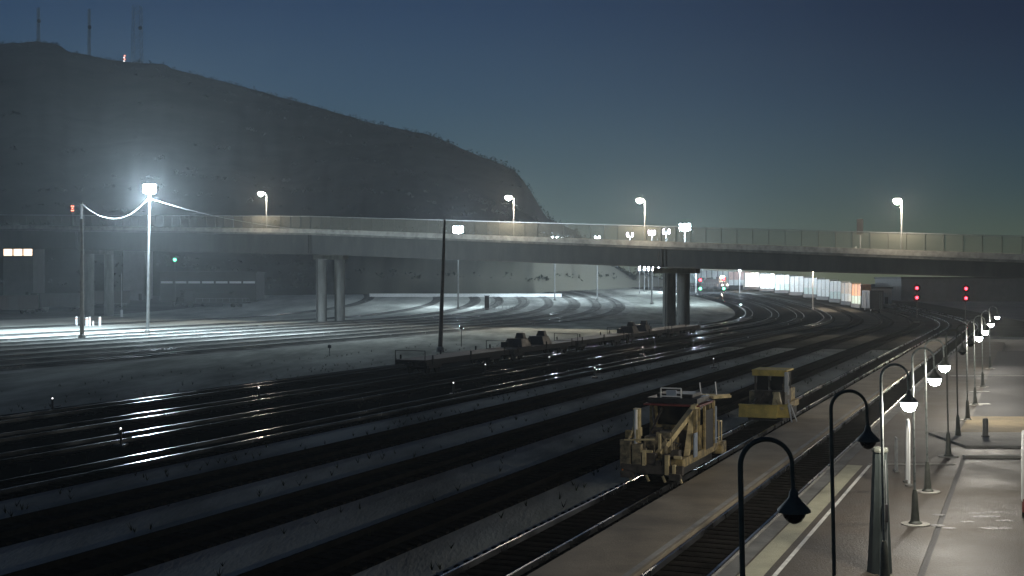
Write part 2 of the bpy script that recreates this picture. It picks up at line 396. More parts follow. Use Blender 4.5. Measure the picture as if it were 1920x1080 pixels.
# pale rock shows where the hill has been cut steep
hm = M['hill'].node_tree; bs = hm.nodes['Principled BSDF']; src = bs.inputs['Base Color'].links[0].from_socket
g_ = hm.nodes.new('ShaderNodeNewGeometry'); sp = hm.nodes.new('ShaderNodeSeparateXYZ'); hm.links.new(g_.outputs['Normal'], sp.inputs[0])
mp = hm.nodes.new('ShaderNodeMapRange'); mp.inputs[1].default_value = .80; mp.inputs[2].default_value = .55; hm.links.new(sp.outputs['Z'], mp.inputs[0])
n3 = hm.nodes.new('ShaderNodeTexNoise'); n3.inputs['Scale'].default_value = .16; n3.inputs['Detail'].default_value = 9
mt = hm.nodes.new('ShaderNodeMath'); mt.operation = 'MULTIPLY'; hm.links.new(mp.outputs[0], mt.inputs[0]); hm.links.new(n3.outputs[0], mt.inputs[1])
mt2 = hm.nodes.new('ShaderNodeMath'); mt2.operation = 'MULTIPLY'; mt2.use_clamp = True; mt2.inputs[1].default_value = 1.7; hm.links.new(mt.outputs[0], mt2.inputs[0])
m3 = hm.nodes.new('ShaderNodeMixRGB'); m3.inputs[2].default_value = (.24, .235, .19, 1); hm.links.new(mt2.outputs[0], m3.inputs[0]); hm.links.new(src, m3.inputs[1]); hm.links.new(m3.outputs[0], bs.inputs['Base Color'])
# scrub
rb = random.Random(3); sb = MB()
for _ in range(1500):
    k = rb.randrange(20, 20 + 150); j = rb.choice([1, 2, 3, 4, 5, 6, 7, 8, 9, 10, 12, 14, 16, 17, 18, 18, 19, 19, 19, 19])
    a = Vector(HM.v[k * 25 + j]); b_ = Vector(HM.v[(k + 1) * 25 + j]); p = a.lerp(b_, rb.random())
    r0 = rb.uniform(.7, 1.9) if j < 17 else rb.uniform(.6, 1.9)
    for _ in range(9):
        q = p + Vector((rb.uniform(-1, 1) * r0, rb.uniform(-1, 1) * r0, rb.uniform(0, 1) * r0)); e = r0 * .45
        v3 = [q + Vector((rb.uniform(-e, e), rb.uniform(-e, e), rb.uniform(-e, e))) for _ in range(3)]
        sb.add(v3, [(0, 1, 2)])
M['scrub'] = mat('scrub', (.035, .042, .03), .9, var=.4, scale=.3, spec=0.)
tag(sb.build('scrub', 'scrub'), kind='stuff')

# radio masts on the ridge
def ridge(u):
    rid = [(-900, 760), (0, 880), (500, 800), (960, 640)]; d = interp(rid, u); return px(u, d), d, hz(interp(SIL, u), d) - 2
def lattice(name, label, u, wd, ht):
    x, d, z = ridge(u); t = thing(name, label, 'radio mast', (x, d, z)); m = MB(); n = int(ht / 4)
    for a, b in ((-1, -1), (1, -1), (1, 1), (-1, 1)): m.beam((a * wd / 2, b * wd / 2, 0), (a * wd / 2 * .8, b * wd / 2 * .8, ht), .24)
    m.build('mast_leg', 'steel_pole', t); k = MB()
    for i in range(n):
        z0, z1 = i * 4., i * 4. + 4
        for a, b, c, e in ((-1, -1, 1, -1), (1, -1, 1, 1), (1, 1, -1, 1), (-1, 1, -1, -1)):
            h = wd / 2 * .95
            if i % 2: a, b, c, e = c, e, a, b
            k.beam((a * h, b * h, z0), (c * h, e * h, z1), .14); k.beam((a * h, b * h, z1), (c * h, e * h, z1), .12)
    tag(k.build('brace', 'steel_pole', t)); an = MB(); an.tube([(wd / 2, -wd / 2, ht * .62), (wd / 2 + .2, -wd / 2 - 1.2, ht * .62)], 1.3, 12)
    an.build('dish_antenna', 'darkcar2', t); return t
lattice('radio_mast', 'thin radio mast at the far left end of the hilltop', 73, 1.6, 26)
lattice('radio_mast', 'thin radio mast on the hilltop, between the end mast and the wide tower', 168, 1.4, 34)
lattice('radio_tower', 'wide lattice radio tower on the hilltop beside the red lights', 258, 6.2, 40)
x, d, z = ridge(234); t = thing('beacon_post', 'short post of small red and white warning lights on the hilltop', 'warning light', (x, d, z - 1))
m = MB(); m.tube([(0, 0, 0), (0, 0, 7.4)], .15, 8); m.box(0, 0, 0, 1, 1, .4); m.build('post', 'darkcar2', t)
for i in range(4):
    m = MB(); m.lathe([(.1, 0), (.5, .2), (.5, .7), (.1, .95)], (i % 2) * .5 - .25, -.3, 2.6 + i * 1.25); m.build('warning_lamp', 'red_sign' if i % 2 else 'white_glow', t)

# ------------------------------------------------------------------ road bridge
BA, BB = Vector((24.3, 191.)), Vector((60.3, -39.))
def bp_(t): return BA + BB * t
BL = BB.length; BD = BB.normalized(); BN = Vector((BD.y, -BD.x))   # BN points to the camera side
if BN.y > 0: BN = -BN
def ztop(t): return interp([(-4.5, 22.4), (-2.36, 20.4), (-1, 17.2), (0, 13.55), (.7, 11.05), (1.8, 7.6)], t) - .3
def girh(t): return interp([(-4.5, 4.6), (-2.36, 4.6), (-1, 4.1), (0, 3.4), (.7, 2.6), (1.8, 2.4)], t)
TS = [-4.2 + .1 * i for i in range(60)]
def bsweep(u0, u1, z0f, z1f, ts=TS):
    """slab along the bridge; u = metres back from the near edge"""
    m = MB()
    for t in ts:
        p = bp_(t)
        for u, f in ((u0, z0f), (u1, z0f), (u1, z1f), (u0, z1f)): m.v.append((p.x - BN.x * u, p.y - BN.y * u, f(t)))
    for i in range(len(ts) - 1):
        for k in range(4): a = i * 4 + k; b = i * 4 + (k + 1) % 4; m.f.append((a, b, b + 4, a + 4))
    m.f += [(3, 2, 1, 0), tuple((len(ts) - 1) * 4 + k for k in range(4))]; return m
br = tag(bsweep(-3., 10., lambda t: ztop(t) - .55, lambda t: ztop(t) - .02).build('road_bridge', 'concrete_dk'), 'long concrete road bridge spanning the whole rail yard', 'bridge')
for u in (-2.4, .6, 3.6, 6.6, 9.2):
    bsweep(u, u + .45, lambda t: ztop(t) - girh(t), lambda t: ztop(t) - .56).build('girder', 'girder', br)
bsweep(-2.75, -2.41, lambda t: ztop(t) - girh(t) - .02, lambda t: ztop(t) - girh(t) + .16).build('girder_flange', 'girder', br)
bsweep(-3.02, -2.78, lambda t: ztop(t) - .2, lambda t: ztop(t) + .58).build('barrier', 'concrete', br)
bsweep(9.7, 9.95, lambda t: ztop(t) - .02, lambda t: ztop(t) + .78).build('barrier', 'concrete', br)
fe = thing('safety_fence', 'tall mesh safety fence with grey posts along the near edge of the bridge', 'fence')
for i in range(98):
    t = -2.55 + .0345 * i; p = bp_(t); zb = ztop(t)
    m = MB(); m.beam((p.x + BN.x * 2.9, p.y + BN.y * 2.9, zb + .58), (p.x + BN.x * 2.9, p.y + BN.y * 2.9, zb + 2.9), .07); m.build('post', 'girder', fe)
bsweep(-2.93, -2.88, lambda t: ztop(t) + 2.86, lambda t: ztop(t) + 2.98).build('top_rail', 'galv', fe)
bsweep(-2.905, -2.895, lambda t: ztop(t) + .59, lambda t: ztop(t) + 2.85).build('mesh_panel', 'mesh', fe)
# piers
for tj in (-2.9, -1.93, -1., 0.):
    for dq in (-.004, .004):
        p = bp_(tj + dq) + BN * 2.87; MB().box(p.x, p.y, ztop(tj) - girh(tj) * .98, .12, .12, girh(tj) * .9, math.atan2(BD.y, BD.x)).build('expansion_joint', 'black', br)
def pier(t, label, e):
    p = bp_(t); r = thing('bridge_pier', label, 'bridge pier', (p.x, p.y, zg(p.x, p.y)), 0, 'pairs of round columns carrying the bridge')
    zt = ztop(t) - girh(t) - zg(p.x, p.y)
    for u in (0.4, 5.6):
        m = MB(); m.lathe([(1.02, -.5), (1.02, zt - .9)], -BN.x * u, -BN.y * u, 0, 24); m.build('column', 'concrete_dk', r, smooth=True)
        m = MB(); m.box(-BN.x * u, -BN.y * u, -.4, 3.2, 3.2, .6, math.atan2(BD.y, BD.x)); m.build('footing', 'concrete_dk', r)
    m = MB(); m.box(-BN.x * 3.0, -BN.y * 3.0, zt - .9, 7.4, 1.7, .88, math.atan2(BD.y, BD.x)); m.build('pier_cap', 'concrete_dk', r)
    q = BN * 1.25; m = MB(); m.tube([(q.x - BN.x * .4, q.y - BN.y * .4, .2), (q.x - BN.x * .4, q.y - BN.y * .4, zt - .9)], .09, 8); m.build('drain_pipe', 'darkcar2', r)
pier(0, 'tall pale column pair in the middle of the yard under the bridge', 0)
pier(-1., 'dark column pair of the bridge left of the shorter yard mast', 0)
pier(-1.93, 'dim column pair of the bridge behind the tall floodlight mast', 0)
pier(-2.9, 'column pair of the bridge nearest the left frame edge', 0)
# street lamps on the deck
def bridge_lamp(u, v, label, pw=7000):
    # find t whose bearing is u
    lo, hi = -4.2, 1.6
    for _ in range(60):
        mid = (lo + hi) / 2; p = bp_(mid)
        if CX + F * p.x / p.y < u: lo = mid
        else: hi = mid
    p = bp_(lo); p = p + BN * 2.6; zb = ztop(lo); h = hz(v, p.y) - zb
    t = thing('street_lamp', label, 'street lamp', (p.x, p.y, zb), math.atan2(BD.y, BD.x), 'street lamps along the bridge')
    m = MB(); m.tube([(0, 0, 0), (0, 0, h - .25)], .13, 8, .08); m.build('pole', 'steel_pole', t)
    m = MB(); m.tube([(0, 0, h - .3), (-.15, -.3, h + .05), (-.2, -1.1, h + .22)], .05, 8); m.build('arm', 'steel_pole', t)
    m = MB(); m.lathe([(.16, .14), (.42, .05), (.45, .0), (.3, -.02)], -.2, -1.3, h + .05, 14); m.build('lamp_head', 'steel_pole', t, smooth=True)
    m = MB(); m.lathe([(.46, -.03), (.56, -.2), (.5, -.5), (.12, -.72)], -.2, -1.3, h + .05, 14); m.build('lens', 'lamp_warm', t, smooth=True)
    light(t, (-.2, -1.3, h - .95), pw, (1., .86, .66), .25)
bridge_lamp(518, 362, 'lit street lamp on the bridge in front of the hill')
bridge_lamp(979, 369, 'lit street lamp on the bridge where the hill ends in a cliff')
bridge_lamp(1223, 374, 'lit street lamp on the bridge above the tall pale column pair')
bridge_lamp(1700, 375, 'lit street lamp on the bridge above the red signals')
# traffic sign post and lit red pedestrian signal on the deck
lo = bp_(.38) + BN * 1.5; zb = ztop(.38)
t = thing('sign_post', 'dark upright road sign seen edge-on on the bridge', 'road sign', (px(1613, lo.y), lo.y, zb - .02), math.atan2(BD.y, BD.x))
m = MB(); m.tube([(0, 0, 0), (0, 0, 4.6)], .1, 8); m.build('post', 'steel_pole', t); m = MB(); m.box(0, -.15, 2.5, .9, .08, 2.2); m.build('sign_panel', 'darkcar2', t)
m = MB(); m.box(-.6, -.1, .2, .16, .16, .6); m.build('marker', 'white', t)
p = bp_(-2.02) + BN * 2.3; zb = ztop(-2.02)
t = thing('traffic_signal', 'traffic signal glowing red on the bridge beside the unlit pole', 'traffic signal', (px(137, p.y), p.y, zb))
m = MB(); m.tube([(0, 0, 0), (0, 0, 5.6)], .09, 8); m.build('post', 'steel_pole', t); m = MB(); m.box(0, 0, 3.3, .8, .5, 2.); m.build('signal_head', 'black', t, bevel=.08)
for k, (a, b) in enumerate(((-.18, .5), (.18, .5), (0, 1.), (-.2, 1.45), (.2, 1.4))):
    m = MB(); m.box(a, -.3, 3.3 + b, .26, .1, .26); m.build('signal_lens', 'red_sign', t)

# ------------------------------------------------------------------ floodlight masts in the yard
def mast(u, vb, d, vtop, label, lit=True, pw=9e3, lean=0., name='floodlight_mast', cl='lamp_cool', col=(.72, .88, 1.), heads=4, r=.17, wood='steel_pole', sz=1., rad=.35, cross=1.3, up=.12, spot=150, tilt=8):
    x = px(u, d); g = zg(x, d); ht = hz(vtop, d) - g
    t = thing(name, label, 'floodlight mast' if lit else 'pole', (x, d, g), 0); t.rotation_euler = (0, lean, 0)
    m = MB(); m.tube([(0, 0, 0), (0, 0, ht * .5), (0, 0, ht)], r * 1.5, 12, r * .8); m.build('pole', wood, t, smooth=True)
    m = MB(); m.lathe([(r * 2.6, 0), (r * 2.4, .5), (r * 1.6, .6)], 0, 0, 0, 14); m.build('base', 'concrete_dk', t)
    if lit:
        m = MB(); m.beam((-cross * sz / 2, 0, ht - .1), (cross * sz / 2, 0, ht - .1), .12); m.beam((0, 0, ht - .1), (0, 0, ht + 1.1 * (sz > 1) * sz), .1); m.build('crossarm', 'steel_pole', t)
        for i in range(heads):
            a = (i - (heads - 1) / 2) * cross * sz / max(1, heads - 1) if heads > 1 else 0
            for lv in ((0, .56) if sz > 1 else (0,)):
                f = MB(); f.box(a, -.12, ht - .02 + lv * sz, .34 * sz, .22, .5 * sz, 0, R(-18)); h_ = f.build('floodlight', 'steel_pole', t)
                f = MB(); f.box(a, -.27, ht + .02 + lv * sz, .31 * sz, .05, .44 * sz, 0, R(-18)); f.build('lamp_face', cl, h_)
        if up: light(t, (0, -.9, ht), pw * up, col, rad)
        if pw > 1000: light(t, (0, -.9, ht - .1), pw * .5, col, rad, kind='SPOT', spot=spot, rot=(R(tilt), 0, 0))
    return t
K = 1.0
mast(276.5, 625, 181, 361, 'tall lit floodlight mast in the bright gravel at the left of the yard', up=.38, pw=260e3, lean=R(1.0), sz=1.15)
t = mast(153.5, 635, 164, 378, 'dark unlit wooden pole near the short pale posts at the left', lit=False, name='utility_pole', wood='wood_pole', r=.2)
m = MB(); h1 = 18.4; m.beam((-.7, 0, h1 - .4), (.5, 0, h1 - .4), .12); m.build('crossarm', 'wood_pole', t)
m = MB(); m.box(0, -.2, h1 - 2.4, .25, .2, 2.0); m.build('conduit', 'white', t)
t = mast(825, 660, 132.7, 412, 'dark unlit pole in the middle of the yard, right of the dark column pair', lit=False, name='utility_pole', wood='wood_pole', r=.17, lean=R(2.0))
mast(859, 572, 305, 436, 'lit floodlight mast behind the dark unlit pole in mid yard', up=.3, tilt=55, spot=100, pw=70e3, sz=1.5, r=.16)
mast(1040, 565, 350, 446, 'yard mast whose lamp peeks over the bridge barrier above the end of the white wall', up=.25, tilt=58, spot=84, pw=80e3, sz=.9, heads=2, r=.14)
mast(1120, 565, 352, 446, 'yard mast whose lamp peeks over the bridge barrier, second right of the hill foot', up=.25, tilt=58, spot=84, pw=50e3, sz=.9, heads=2, r=.14)
mast(1181, 0, 520, 444, 'distant small violet floodlight over the bridge barrier, leftmost of the cluster', pw=14e3, sz=1.6, heads=2, cl='lamp_violet')
mast(1222, 570, 330, 440, 'floodlight mast left of the pale column pair, violet white lamp above the bridge', pw=8e3, sz=1.1, heads=3, r=.15, cl='lamp_violet')
mast(1249, 0, 430, 438, 'violet white floodlight directly above the pale column pair', pw=18e3, sz=1.5, heads=2, cl='lamp_violet')
mast(1284, 0, 330, 432, 'brightest floodlight above the bridge barrier right of the pale column pair', up=.2, tilt=25, pw=50e3, sz=1.8, heads=3)
t2 = 'small violet street lamp below the bridge in the row left of the pale column pair'
for i, u in enumerate((1199, 1208, 1216, 1224, 1235)):
    mast(u, 0, 395 + i * 14, 507, t2, pw=250, sz=1.7, heads=1, cl='lamp_violet', name='distant_street_lamp', r=.06, rad=.2)['group'] = 'small violet street lamps below the bridge'
mast(1268, 0, 420, 504, 'small violet street lamp seen between the two pale columns', pw=900, sz=1.9, heads=2, cl='lamp_violet', name='distant_street_lamp', r=.07)
mast(1305, 0, 400, 498, 'pale lamp post with added light at the left end of the container train', pw=90000, up=.6, sz=1.1, heads=1, name='distant_street_lamp', cl='win_warm', r=.08)  # strong lamp added to the post to brighten the train's far end
mast(1387, 0, 395, 506, 'small lamp over the container train, near its middle', pw=30000, up=.3, sz=.6, heads=1, name='distant_street_lamp', cl='lamp_warm', r=.06)  # extra light put at this post to brighten the train
mast(1524, 0, 300, 505, 'dark lamp post with added light in front of the orange containers', pw=24000, up=.3, sz=.7, heads=1, name='distant_street_lamp', cl='lamp_warm', r=.1, col=(1, .8, .6))  # lamp light added here so the near containers look lit

# cables
def cable(a, b, sag, label):
    a = Vector(a); b = Vector(b); pts = [a.lerp(b, i / 24) - Vector((0, 0, sag * 4 * (i / 24) * (1 - i / 24))) for i in range(25)]
    m = MB(); m.tube(pts, .02, 6); return tag(m.build('overhead_cable', 'cable'), label, 'cable')
A = (px(280, 181), 180.6, hz(372, 181)); cable(A, (px(156, 164), 164, hz(384, 164)), 2.4, 'sagging cable from the tall lit mast to the dark pole at the left')
cable(A, (px(829, 132.7), 132.7, hz(440, 132.7)), 1.6, 'thin cable running from the tall lit mast to the dark pole in mid yard')

# ------------------------------------------------------------------ shepherd's crook lamps on the platform
def crook(i, u, d, lit, label, k=1.):
    x = px(u, d); t = thing('crook_lamp', label, 'crook lamp', (x, d, .26), 0, 'crook lamps along the platform')
    t.rotation_euler = (0, R(-1.2), 0)
    m = MB(); m.lathe([(.20, 0), (.20, .06), (.13, .12), (.10, .5), (.085, .9), (.06, 1.0), (.055, 1.05)], 0, 0, 0, 14); m.build('base', 'dark_metal', t, smooth=True)
    m = MB(); m.lathe([(.42, -.02), (.42, .03), (.2, .035)], 0, 0, 0, 16); m.build('base_plate', 'concrete', t)
    top = 4.95; r = .325
    pts = [(0, 0, 1.0), (0, 0, 3), (0, 0, top)] + [(r - r * math.cos(a), 0, top + r * 1.0 * math.sin(a)) for a in [math.pi * j / 16 for j in range(1, 17)]] + [(2 * r, 0, top - .12), (2 * r + .01, 0, top - .36)]
    m = MB(); m.tube(pts, .036, 12, .026); m.build('pole', 'dark_metal' if not lit else 'pole_lit', t, smooth=True)
    m = MB(); m.lathe([(.03, .1), (.055, .06), (.06, .0), (.10, -.05), (.205, -.16), (.21, -.19), (.18, -.185)], 2 * r + .01, 0, top - .40, 20); m.build('lamp_shade', 'dark_metal', t, smooth=True)
    m = MB(); m.lathe(([(.19, -.19), (.185, -.26), (.13, -.37), (.04, -.41)] if lit else [(.15, -.19), (.14, -.24), (.09, -.31), (.03, -.34)]), 2 * r + .01, 0, top - .40, 20); m.build('glass_bowl', 'bowl' if lit else 'glass', t, smooth=True)
    if lit: light(t, (2 * r + .01, 0, top - .92), 540 * k, (1., .92, .78), .09)
    return t
M['pole_lit'] = mat('lit_green_paint', (.20, .22, .21), .32, metal=.2, var=.2, scale=5)  # paler copy of the pole paint, lamplight put into the colour
L = [(1404, 15.34, 0, 'unlit dark crook lamp nearest the camera, its arch over the platform track'),
     (1569, 22.2, 0, 'unlit dark crook lamp, second nearest, behind the first arch'),
     (1660, 29.4, 1, 'lit crook lamp closest to the camera, its pale pole in front of the dark pillar'),
     (1717, 36.7, 1, 'second lit crook lamp, standing on a round base in front of the wet pavement'),
     (1740, 42.4, 1, 'third lit crook lamp, just right of the white tube stand'),
     (1779, 51.0, 0, 'dark unlit crook lamp between the lit ones, left of the pair by the sidewalk'),
     (1797, 57.4, 0, 'unlit crook lamp with pale pole standing at the sidewalk corner'),
     (1815, 64.5, 1, 'fourth lit crook lamp, at the edge of the bare tan soil'),
     (1829, 72.5, 1, 'fifth lit crook lamp, right behind the one by the tan soil'),
     (1843, 85, 1, 'sixth lit crook lamp, second from the far end of the row'),
     (1857, 103, 1, 'lit crook lamp at the far end of the row')]
for i, (u, d, lit, lb) in enumerate(L): crook(i, u, d, lit, lb, 1. if i < 6 else 1.6)

# tapered dark pillar
x, d = px(1650, 30.7), 30.7; zt = hz(838, 30.7) - .26
t = thing('pillar_lamp', 'dark tapered pillar standing just behind the pale pole of the nearest lit crook lamp', 'pillar', (x, d, .26))
m = MB(); m.lathe([(.32, 0), (.30, .3), (.27, .9), (.235, 1.6), (.21, 2.3), (.19, zt - .5), (.18, zt - .12)], 0, 0, 0, 10); m.build('shaft', 'pillar_steel', t, smooth=False)
m = MB(); m.lathe([(.21, 0), (.215, .05), (.2, .1), (.12, .12)], 0, 0, zt - .12, 10); m.build('cap', 'dark_metal', t)
m = MB(); m.tube([(.12, -.27, .3), (.10, -.22, 1.8), (.08, -.19, zt - .3)], .018, 8); m.build('conduit', 'galv', t)  # thin pale tube draws the bright highlight line down the pillar
m = MB(); m.box(0.05, -.29, 1.3, .14, .1, .45); m.build('hatch', 'black', t, bevel=.02)

# white tube stand and the post behind
x, d = px(1703, 44), 44
t = thing('tube_stand', 'white inverted U tube stand on the platform between the lit crook lamps', 'stand', (x, d, .26), R(77))
m = MB(); pts = [(-.42, 0, 0), (-.42, 0, 1.9)] + [(-.42 * math.cos(a), 0, 1.9 + .42 * math.sin(a)) for a in [math.pi * j / 10 for j in range(1, 10)]] + [(.42, 0, 1.9), (.42, 0, 0)]
m.tube(pts, .045, 10); m.build('tube', 'white', t, smooth=True)
for a in (-.42, .42): m = MB(); m.lathe([(.14, 0), (.14, .06), (.07, .1)], a, 0, 0); m.build('foot', 'concrete_dk', t)
x, d = px(1681, 47), 47
t = thing('tube_stand', 'thin grey post pair behind the white tube stand', 'stand', (x, d, .26), R(80))
m = MB(); m.tube([(-.25, 0, 0), (-.25, 0, 1.3), (.25, 0, 1.3), (.25, 0, 0)], .03, 8); m.build('tube', 'galv', t)
m = MB(); m.box(0, 0, 0, .7, .16, .04); m.build('foot', 'concrete_dk', t)
# bollard
x, d = px(1848, 57), 57
t = thing('bollard', 'single pale concrete bollard on the sidewalk by the tan soil', 'bollard', (x, d, .35))
m = MB(); m.lathe([(.13, 0), (.125, .75), (.10, .83), (.04, .86)], 0, 0, 0, 16); m.build('post', 'concrete', t, smooth=True)
m = MB(); m.lathe([(.19, 0), (.19, .04), (.13, .05)], 0, 0, 0, 16); m.build('collar', 'concrete_dk', t)

# parked van at the right frame edge
d = 37.; rzv = -math.atan(SL); cx_ = px(1915, d); vx = cx_ + 1.0 * math.cos(rzv) - 2.6 * math.sin(rzv); vy = d + 1.0 * math.sin(rzv) + 2.6 * math.cos(rzv)
t = thing('parked_van', 'white box van with dark red skirt cut off by the right frame edge', 'van', (vx, vy, .262), rzv)
m = MB(); m.box(0, -.1, .62, 2.0, 5., 1.62); m.build('cargo_box', 'offwhite', t, bevel=.05)
m = MB(); m.box(0, -.1, .30, 1.94, 4.9, .315); m.build('skirt', 'maroon', t)
m = MB(); m.box(0, -2.62, .78, 1.7, .04, 1.3); dr = m.build('rear_door', 'white', t, bevel=.02)
m = MB(); m.box(.05, -2.66, 1.2, .05, .05, .5); m.build('handle', 'galv', dr)
for a in (-.85, .85):
    for c in (-1.7, 1.7):
        m = MB(); m.tube([(a - .12, c, .34), (a + .12, c, .34)], .34, 18); w_ = m.build('wheel', 'black', t)
for a in (-.86, .86): m = MB(); m.box(a, -2.65, .5, .16, .05, .22); m.build('tail_light', 'maroon', t)
m = MB(); m.box(0, 3.1, .5, 1.9, 1.4, 1.1); cb = m.build('cab', 'white', t, bevel=.1); m = MB(); m.box(0, 3.0, 1.61, 1.7, .9, .45); m.build('windscreen', 'glass', cb)

# ------------------------------------------------------------------ yellow track machines
def on_track(x0, y, dz=0.):
    o = off(x0); s = s_of_y(o, y); p = at(o, s); return (p.x, p.y, zg(p.x, p.y) + dz), head(o, s)
def wheelset(t, y, zr=.42, r=.38, nm='wheel'):
    for a in (-.7525, .7525):
        m = MB(); m.tube([(a - .07, y, zr), (a + .07, y, zr)], r, 20); m.tube([(a - .075 if a > 0 else a + .0751, y, zr), (a - .11 if a > 0 else a + .11, y, zr)], r + .03, 20); m.build(nm, 'grime', t)
    m = MB(); m.tube([(-.68, y, zr), (.68, y, zr)], .07, 10); m.build('axle', 'grime', t)
loc, rz = on_track(-13.65, 47.5, .26)
t = thing('tamping_machine', 'tall yellow track maintenance machine with posts, cab and diagonal booms', 'track machine', loc, rz); t.scale = (.95, .95, .95)
def B(name, m_, lst, parent=t, bevel=.012):
    if name in ('chassis', 'buffer_beam', 'cab', 'roof_pod', 'engine_cover'):
        m = MB()
        for q in lst: m.box(*q)
        return m.build(name, m_, parent, bevel=bevel)
    for q in lst: o = MB().box(*q).build(name, m_, parent, bevel=bevel)
    return o
wheelset(t, -2.0); wheelset(t, 2.3)
B('chassis', 'yellow2', [(-1.05, .2, .55, .22, 6.4, .32), (1.05, .2, .55, .22, 6.4, .32), (0, -2.95, .55, 2.3, .22, .32), (0, 3.3, .55, 2.3, .22, .32), (0, .2, .60, 1.9, 6.1, .08)])
B('underside_shade', 'black', [(0, .2, .1, 1.7, 5.4, .5)])  # black box stands in for the shade beneath the machine
B('buffer_beam', 'grime', [(0, -3.25, .30, 2.45, .22, .34), (-.95, -3.35, .12, .5, .3, .25), (.95, -3.35, .12, .45, .3, .25)])
B('front_panel', 'tan_panel', [(-1.05, -3.15, .5, .42, .4, 1.0), (-.6, -3.2, .3, .36, .3, 1.1)])
B('tool_box', 'grime', [(-.15, -3.0, .5, .5, .4, .55), (.55, -3.1, .35, .3, .4, .7), (.85, -2.9, .9, .3, .4, .3), (.25, -3.2, .3, .2, .3, .5)])
B('engine_cover', 'tan_panel', [(-.1, -1.6, .72, 1.1, 1.0, .85), (.1, -1.7, 1.57, .6, .7, .18)])
B('control_desk', 'grime', [(.3, -.9, .72, 1.1, .3, 1.0), (-.4, -1.0, 1.2, .35, .3, .6), (-.7, -2.4, .8, .3, .5, .5)])
B('front_bracket', 'yellow', [(.62, -3.35, .3, .16, .16, .75), (.9, -3.35, .2, .12, .2, .5), (-.3, -3.3, .6, .14, .14, .6), (-.22, -3.3, 1.1, .5, .1, .1), (.2, -2.9, 1.2, .1, .1, .6), (1.0, -3.2, .9, .3, .14, .12), (-.75, -2.7, 1.4, .12, .12, .5)])
m = MB()
for a, c, zt_ in ((-.45, -2.75, 1.5), (-.05, -2.8, 1.35), (.35, -2.6, 1.6), (.72, -2.75, 1.45)): m.tube([(a, c, .45), (a, c, zt_ - .35)], .075, 10); m.tube([(a, c, zt_ - .35), (a, c, zt_)], .035, 8); m.lathe([(.1, 0), (.1, .08)], a, c, zt_ - .4, 10)
m.build('lining_cylinder', 'tan_panel', t)
m = MB()
for a in (-.9, -.2, .45, 1.1): m.beam((a, -3.38, .25), (a + .12, -3.42, .02), .07)
m.beam((-1.1, -3.3, 1.55), (.1, -3.3, 1.62), .06); m.beam((-1.1, -3.3, 1.2), (-1.1, -2.0, 1.9), .06); m.build('step_rail', 'yellow', t)
cab = B('cab', 'yellow2', [(0, 0.0, .72, 2.1, .08, 1.1), (-1.0, .9, .72, .08, 1.7, 1.1), (1.0, .9, .72, .08, 1.7, 1.1), (0, 1.8, .72, 2.1, .08, 1.9)])
B('cab_window', 'glass', [(0.0, .01, 1.83, 1.4, .04, .78), (1.0, .9, 1.83, .04, 1.5, .76), (-1.0, .9, 1.83, .04, 1.5, .76)], cab, 0)
B('window_frame', 'yellow2', [(-.78, 0, 1.82, .12, .1, .8), (.78, 0, 1.82, .12, .1, .8), (-1.0, .02, 1.82, .1, .1, .8), (1.0, .02, 1.82, .1, .1, .8)], cab)
B('cab_roof', 'maroon', [(0, .75, 2.63, 2.35, 2.5, .07)]); B('roof_pod', 'black', [(-.05, .8, 2.71, 2.1, 2.1, .22), (-.05, .9, 2.93, 1.5, 1.4, .14)])
m = MB()
for a, b in (((-.55, -.1, 2.93), (-.55, -.1, 3.32)), ((.3, -.1, 2.93), (.3, -.1, 3.32)), ((-.55, -.1, 3.32), (.3, -.1, 3.32)), ((-.55, -.1, 2.99), (.3, -.1, 2.99))): m.beam(a, b, .045)
m.build('roof_light_frame', 'white', t)
m = MB(); m.box(-.12, -.05, 3.0, .4, .1, .24); m.build('roof_screen', 'bluegrey', t)
B('mast_post', 'yellow', [(-.98, -2.0, .9, .26, .26, 1.75), (-.98, -2.0, 1.55, .34, .3, .35), (-.9, -2.05, .9, .42, .34, .32)])
m = MB(); m.tube([(-.98, -2.18, 2.62), (-.98, -2.18, 1.1)], .07, 10); m.build('hydraulic_cylinder', 'white', t)
m = MB(); m.beam((1.0, -.35, 2.68), (.12, -2.7, .98), .17, .2); m.beam((.86, -.35, 2.68), (.0, -2.75, .98), .06, .12); m.build('boom', 'yellow', t)
m = MB(); m.beam((.92, -.5, 2.66), (.98, -1.9, .7), .2, .18); m.build('boom', 'yellow', t)
m = MB(); m.beam((-.88, -.1, 2.55), (-.45, -1.0, .8), .09); m.build('brace', 'grime', t)
m = MB(); m.beam((-.5, -.1, 2.5), (-.7, -1.6, 1.3), .07); m.build('brace', 'grime', t)
B('side_post', 'yellow2', [(1.12, -1.0, .8, .14, .2, 1.8), (1.14, .4, .8, .1, .12, 1.8), (1.15, 1.9, .8, .12, .14, 1.9)])
B('side_door', 'bluegrey', [(1.2, -1.3, .75, .05, .5, .95)]); B('side_panel', 'darkcar2', [(1.16, 1.1, .8, .06, 1.2, 1.6)])
m = MB(); m.tube([(1.22, 2.0, .9), (1.22, 2.0, 2.45)], .055, 10); m.build('exhaust_pipe', 'bluegrey', t)
m = MB()
for a, b in (((.5, 1.9, 2.78), (1.5, 3.3, 2.82)), ((.1, 2.2, 2.8), (1.4, 2.4, 2.8)), ((.3, 3.0, 2.8), (1.5, 3.3, 2.8)), ((1.1, 2.0, 2.8), (1.55, 3.3, 2.76))): m.beam(a, b, .1)
m.build('roof_rack', 'yellow', t)
for a, b in ((.55, 2.2), (1.05, 2.9)):
    m = MB(); m.tube([(a, b, 2.8), (a - .06, b, 3.4)], .025, 6); m.build('antenna', 'white', t)
